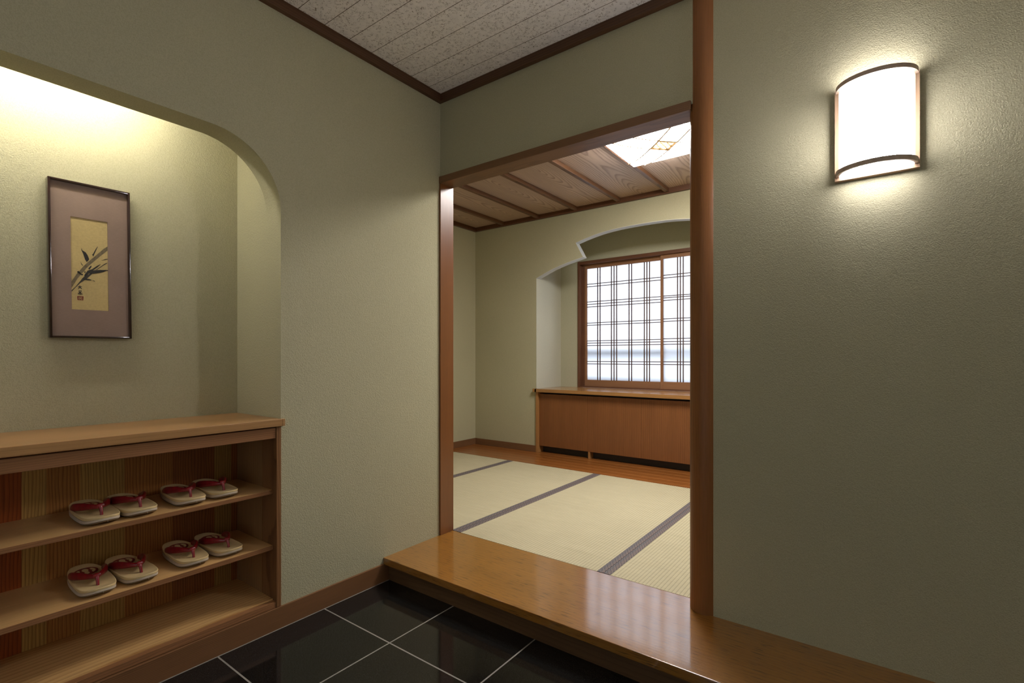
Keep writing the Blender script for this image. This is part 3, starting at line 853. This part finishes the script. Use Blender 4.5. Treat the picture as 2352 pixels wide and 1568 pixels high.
# walls of the room
boxes('wall_room_west', M_wall_in, [(XR - 0.08, XR, YBB, YR + 0.05, 0.0, 2.42)], kind='structure')
boxes('wall_room_south', M_wall_in, [(XR, -1.836, YB + 0.03, YBB, 0.0, 2.42), (-0.45, RX1, YBB, YBB + 0.02, ZS, 2.42)], kind='structure')
boxes('wall_room_east', M_wall_in, [(RX1, RX1 + 0.08, YBB, YD, 0.0, 2.42)], kind='structure')
# arched front wall of the window bay
CZ_TOP = 0.7055
BL, BRr, BCX = -2.635, -0.565, -1.60
up = [(-2.635, 1.750), (-2.596, 1.766), (-2.525, 1.794), (-2.451, 1.820), (-2.38, 1.840), (-2.312, 1.857), (-2.25, 1.870), (-2.186, 1.8825), (-2.138, 1.8925),
      (-2.157, 1.925), (-2.178, 1.963), (-2.212, 2.027), (-2.13, 2.049), (-2.047, 2.067), (-1.965, 2.081), (-1.881, 2.0905), (-1.80, 2.0965), (-1.70, 2.0995), (-1.60, 2.1005)]
dn = [(2 * BCX - x, z) for x, z in up[::-1][1:]]
outline = [(XR, 0.0), (BL, 0.0)] + up + dn + [(BRr, 0.0), (RX1, 0.0), (RX1, 2.42), (XR, 2.42)]
bm = bmesh.new(); prism(bm, outline, 'y', YR, YR + 0.072)
obj('wall_room_north', bm, M_wall_in, kind='structure')
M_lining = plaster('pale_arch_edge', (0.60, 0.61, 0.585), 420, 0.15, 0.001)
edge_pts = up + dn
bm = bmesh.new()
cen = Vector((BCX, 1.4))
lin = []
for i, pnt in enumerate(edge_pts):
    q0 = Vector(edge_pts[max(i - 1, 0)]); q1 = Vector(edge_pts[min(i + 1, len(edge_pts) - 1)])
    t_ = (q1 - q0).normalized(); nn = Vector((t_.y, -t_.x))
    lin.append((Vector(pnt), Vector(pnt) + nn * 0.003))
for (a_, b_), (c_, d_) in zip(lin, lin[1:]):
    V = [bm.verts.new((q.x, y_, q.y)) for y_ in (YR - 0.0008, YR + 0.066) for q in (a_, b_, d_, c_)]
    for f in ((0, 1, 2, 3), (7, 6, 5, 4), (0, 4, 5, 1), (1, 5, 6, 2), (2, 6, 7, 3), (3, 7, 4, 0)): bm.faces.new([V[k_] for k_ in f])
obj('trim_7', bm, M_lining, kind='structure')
bm = bmesh.new()
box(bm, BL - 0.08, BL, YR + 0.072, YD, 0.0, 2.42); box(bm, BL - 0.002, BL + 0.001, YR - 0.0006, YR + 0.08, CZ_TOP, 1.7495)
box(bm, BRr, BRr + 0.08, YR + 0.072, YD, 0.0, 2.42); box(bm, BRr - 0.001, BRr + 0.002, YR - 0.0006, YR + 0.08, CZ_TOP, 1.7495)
obj('wall_bay_side', bm, plaster('bay_plaster_lit', (0.52, 0.505, 0.40), 420, 0.2, 0.001), kind='structure')  # sides paler than the wall plaster: window light put into the colour
boxes('ceiling_bay', M_wall_bay, [(BL, BRr, YR + 0.072, YD, 2.26, 2.42)], kind='structure')
# window wall of the bay
WX0, WX1 = -2.433, -0.767; WZ0, WZ1 = 0.706, 1.946
bm = bmesh.new()
box(bm, BL - 0.08, WX0, YD, YD + 0.10, 0.0, 2.42)
box(bm, WX1, BRr + 0.08, YD, YD + 0.10, 0.0, 2.42)
box(bm, WX0, WX1, YD, YD + 0.10, WZ1, 2.42)
box(bm, WX0, WX1, YD, YD + 0.10, 0.0, WZ0 - 0.03)
obj('wall_bay_window', bm, M_wall_bay, kind='structure')

# baseboards
boxes('baseboard_room_north', M_base_in, [(XR + 0.010, BL - 0.0005, YR - 0.010, YR, ZS, 0.166)], kind='structure', bev=0.001)
boxes('baseboard_room_west', M_base_in, [(XR, XR + 0.010, YBB + 0.01, YR, ZS, 0.166)], kind='structure', bev=0.001)

# cedar ceiling and battens
boxes('ceiling_boards', M_board_in, [(XR, RX1, YBB, YR, ZRC, ZRC + 0.05)], kind='structure')
boxes('trim_5', M_trim_room, [(XR + 0.026, RX1, YR - 0.026, YR, 2.298, ZRC)], kind='structure', bev=0.002)
boxes('trim_6', M_trim_room, [(XR, XR + 0.026, YBB, YR, 2.298, ZRC)], kind='structure', bev=0.002)
bl_ = ['short dark ceiling batten nearest the room corner', 'dark ceiling batten over the far mat border, second from the room corner',
       'reddish ceiling batten third from the room corner', 'ceiling batten fourth from the room corner, ending short of the glowing lamp',
       'ceiling batten that meets the corner of the glowing ceiling lamp', 'ceiling batten running above the middle of the ceiling lamp',
       'ceiling batten over the wall lamp side of the matted room', 'last ceiling batten of the matted room', ]
for i, l in enumerate(bl_):
    xr_ = -3.000 + 0.4103 * i
    o = boxes('ceiling_batten', M_beam, [(xr_ - 0.033, xr_, YBB + 0.002, YR - 0.027, 2.3085, ZRC - 0.0003)], origin=(xr_, 2.9, ZRC), bev=0.003)
    tag(o, l, 'batten', 'ceiling battens of the matted room')

# ceiling lamp of the room
LCX, LCY, LH = -1.036, 2.872, 0.318
cl = thing('ceiling_lamp', 'large square glowing ceiling lamp with crossed thin wood strips', 'lamp', (LCX, LCY, 2.3080))
ZT, ZB2 = 2.288, 2.252
def shade_z(x, y):
    a, b = (x - LCX) / LH, (y - LCY) / LH
    m_ = max(abs(a), abs(b)); q = min(1.0, (abs(a) ** 4 + abs(b) ** 4) ** 0.25)
    return ZB2 + (ZT - ZB2) * q ** 3
bm = bmesh.new(); n = 28
gv = [[bm.verts.new((LCX + LH * (2 * i / n - 1), LCY + LH * (2 * j / n - 1), shade_z(LCX + LH * (2 * i / n - 1), LCY + LH * (2 * j / n - 1)))) for j in range(n + 1)] for i in range(n + 1)]
for i in range(n):
    for j in range(n):
        bm.faces.new((gv[i][j], gv[i + 1][j], gv[i + 1][j + 1], gv[i][j + 1]))
edge = [gv[i][0] for i in range(n + 1)] + [gv[n][j] for j in range(1, n + 1)] + [gv[i][n] for i in range(n - 1, -1, -1)] + [gv[0][j] for j in range(n - 1, 0, -1)]
top = [bm.verts.new((LCX + (v.co.x - LCX) * 0.97, LCY + (v.co.y - LCY) * 0.97, 2.3078)) for v in edge]
for i in range(len(edge)): bm.faces.new((edge[i], edge[(i + 1) % len(edge)], top[(i + 1) % len(edge)], top[i]))
obj('shade', bm, M_ceil_shade, cl, smooth=60)
M_strip = plain('lamp_strip_wood', (0.62, 0.42, 0.22), 0.45)
def strip(s_, off, name='wood_strip'):
    """diagonal strip; s_ = +1 / -1 picks the diagonal, off the sideways offset"""
    bm = bmesh.new()
    d = Vector((1, s_, 0)).normalized(); nrm = Vector((-s_, 1, 0)).normalized()
    c0 = Vector((LCX, LCY, 0)) + nrm * off
    T = []
    N_ = 40
    L = LH * sqrt(2) - abs(off)
    for i in range(N_ + 1):
        t = -L + 2 * L * i / N_
        p = c0 + d * t
        T.append(Vector((p.x, p.y, shade_z(p.x, p.y))))
    w = 0.0045
    prev = None
    for p in T:
        q = [bm.verts.new(p + nrm * w + Vector((0, 0, 0.001))), bm.verts.new(p + nrm * w - Vector((0, 0, 0.010))), bm.verts.new(p - nrm * w - Vector((0, 0, 0.010))), bm.verts.new(p - nrm * w + Vector((0, 0, 0.001)))]
        if prev:
            for k in range(4): bm.faces.new((prev[k], prev[(k + 1) % 4], q[(k + 1) % 4], q[k]))
        else: bm.faces.new(q[::-1])
        prev = q
    bm.faces.new(prev)
    obj(name, bm, M_strip, cl)
for s_ in (1, -1):
    for off in (-0.057, 0.057): strip(s_, off)
# small lattice in the middle
bm = bmesh.new()
for s_ in (1, -1):
    d = Vector((1, s_, 0)).normalized(); nrm = Vector((-s_, 1, 0)).normalized()
    for off in (-0.052, 0.052):
        c0 = Vector((LCX, LCY, ZB2 - 0.006)) + nrm * off
        tube(bm, [c0 - d * 0.055, c0 + d * 0.055], [0.0075, 0.0075], 4)
for k in (-0.030, 0.0, 0.030):
    h_ = 0.072 - abs(k)
    tube(bm, [Vector((LCX + k, LCY - h_, ZB2 - 0.006)), Vector((LCX + k, LCY + h_, ZB2 - 0.006))], [0.0048, 0.0048], 4)
    tube(bm, [Vector((LCX - h_, LCY + k, ZB2 - 0.004)), Vector((LCX + h_, LCY + k, ZB2 - 0.004))], [0.0042, 0.0042], 4)
obj('lattice', bm, M_strip, cl)
boxes('lamp_base', plain('white_plate', (0.75, 0.75, 0.73), 0.4), [(LCX - 0.28, LCX + 0.28, LCY - 0.28, LCY + 0.28, 2.3076, 2.3083)], cl)

# ------------------------------------------------------------------ bay cabinet and counter
CZ0, CZ1 = 0.675, 0.7055
bc = boxes('bay_counter', M_bench, [(BL + 0.001, BRr - 0.001, YR - 0.035, YD - 0.001, CZ0, CZ1)], origin=(BCX, YR, CZ0), bev=0.0015)
bm = bmesh.new(); bm.from_mesh(bc.data)
for xa, xb in ((BL - 0.022, BL + 0.02), (BRr - 0.02, BRr + 0.022)):
    box(bm, xa - BCX, xb - BCX, -0.035, -0.0005, 0.0, CZ1 - CZ0, bev=0.0015)
bm.to_mesh(bc.data); bm.free()
tag(bc, 'polished orange-brown counter board under the lattice window', 'counter')
cb = thing('low_cabinet', 'reddish-brown low cabinet with plain cedar doors under the window counter', 'cabinet', (BCX, YR + 0.1, ZS))
for xa, xb in ((BL + 0.001, BL + 0.026), (BRr - 0.026, BRr - 0.001)):
    boxes('side_panel', M_cab, [(xa, xb, YR - 0.014, YD - 0.01, ZS, CZ0 - 0.0005)], cb, bev=0.001)
dx = (BRr - 0.028 - (BL + 0.028)) / 4
for i in range(4):
    xa = BL + 0.028 + dx * i
    boxes('door', M_door, [(xa + 0.0008, xa + dx - 0.0008, YR + 0.010, YR + 0.028, 0.168, CZ0 - 0.018)], cb, bev=0.0006)
boxes('divider_foot', M_cab, [(-2.093, -2.075, YR + 0.012, YR + 0.09, ZS, 0.168)], cb)
boxes('divider_foot', M_cab, [(-1.075, -1.057, YR + 0.012, YR + 0.09, ZS, 0.168)], cb)
boxes('kick_board', M_dark, [(BL + 0.027, BRr - 0.027, YR + 0.075, YR + 0.09, ZS, CZ0 - 0.001)], cb)
boxes('floor_kick', M_floorwood, [(BL, BRr, YR, YR + 0.09, ZS - 0.02, ZS)], kind='structure')

# ------------------------------------------------------------------ window with two lattice sashes
wn = bpy.data.objects.new('window_1', None); C.objects.link(wn); wn.location = (BCX, YD, WZ0)
wn['kind'] = 'structure'
F = 0.030
bm = bmesh.new()
box(bm, WX0, WX0 + 0.024, YD - 0.014, YD + 0.075, WZ0, WZ1, bev=0.0015)
box(bm, WX1 - 0.024, WX1, YD - 0.014, YD + 0.075, WZ0, WZ1, bev=0.0015)
box(bm, WX0 + 0.024, WX1 - 0.024, YD - 0.014, YD + 0.075, WZ1 - 0.031, WZ1, bev=0.0015)
box(bm, WX0 + 0.024, WX1 - 0.024, YD - 0.004, YD + 0.075, WZ0, WZ0 + 0.012)
box(bm, WX0 + 0.024, WX0 + 0.050, YD + 0.034, YD + 0.075, WZ0 + 0.012, WZ1 - 0.031)
box(bm, WX1 - 0.050, WX1 - 0.024, YD + 0.034, YD + 0.075, WZ0 + 0.012, WZ1 - 0.031)
obj('window_frame', bm, M_winframe, wn)
def at(v, dy): return v * (YD + dy) / YD          # sight-line scale for the set-back sash planes
def sash(x0, x1, yf, vs_, hs_, gz0, gz1, stile):
    """one sliding sash: stiles and rails in the plane yf, lattice in front of a frosted pane"""
    yb = yf + 0.022
    bm = bmesh.new()
    z0, z1 = WZ0 + 0.012, WZ1 - 0.031
    box(bm, x0, x0 + stile, yf, yb, z0, z1, bev=0.001); box(bm, x1 - stile, x1, yf, yb, z0, z1, bev=0.001)
    box(bm, x0 + stile, x1 - stile, yf, yb, z0, gz0, bev=0.001); box(bm, x0 + stile, x1 - stile, yf, yb, gz1, z1, bev=0.001)
    s = obj('sash', bm, M_sash, wn)
    bm = bmesh.new()
    for v in vs_: box(bm, v - 0.0042, v + 0.0042, yf + 0.004, yf + 0.0115, gz0, gz1)
    for h_ in hs_: box(bm, x0 + stile, x1 - stile, yf + 0.005, yf + 0.0105, h_ - 0.0036, h_ + 0.0036)
    obj('lattice', bm, M_muntin, s)
    bm = bmesh.new(); box(bm, x0 + stile * .7, x1 - stile * .7, yf + 0.0135, yf + 0.0155, gz0 - 0.005, gz1 + 0.005)
    obj('pane', bm, M_glass, s)
    return s
HZ = [1.7175, 1.6925, 1.5440, 1.5195, 1.4940, 1.3370, 1.3150, 1.1615, 1.1395, 1.1160, 0.9600, 0.9365]
# back (recessed) sash
k = (YD + 0.040) / YD
VL = [-2.2213, -2.1958, -2.0770, -2.0500, -2.0233, -1.8988, -1.8730, -1.7511, -1.7264, -1.7017]
VL = [v * k for v in VL]
sash(-2.381, -1.575, YD + 0.036, VL, [1 + (h_ - 1) * k for h_ in HZ], 0.779, 1.876, 0.024)
# front sash
k2 = (YD + 0.010) / YD
VR = [-1.4472, -1.4225, -1.3980, -1.3000, -1.2755, -1.1700, -1.1455, -1.1210, -1.010, -0.985]
HR = [1.7310, 1.7065, 1.5462, 1.5297, 1.5070, 1.3430, 1.3205, 1.1665, 1.1400, 1.1160, 0.9610, 0.9375]
sash(-1.602, -0.793, YD + 0.006, [v * k2 for v in VR], [1 + (h_ - 1) * k2 for h_ in HR], 0.783, 1.880, 0.024)

# balcony rail right outside, seen as soft grey bands through the frosted glass
rl = thing('balcony_rail', 'grey balcony rail blurred behind the frosted window', 'railing', (BCX, YD + 0.14, 0.3))
M_railg = plain('grey_paint', (0.35, 0.36, 0.38), 0.6)
boxes('top_bar', M_railg, [(-3.0, 0.2, YD + 0.105, YD + 0.125, 1.025, 1.080)], rl)
boxes('lower_bar', M_railg, [(-3.0, 0.2, YD + 0.105, YD + 0.125, 0.780, 0.815)], rl)
for xx in (-2.9, 0.1):
    boxes('post', M_railg, [(xx - 0.02, xx + 0.02, YD + 0.1255, YD + 0.155, 0.3, 1.08)], rl)
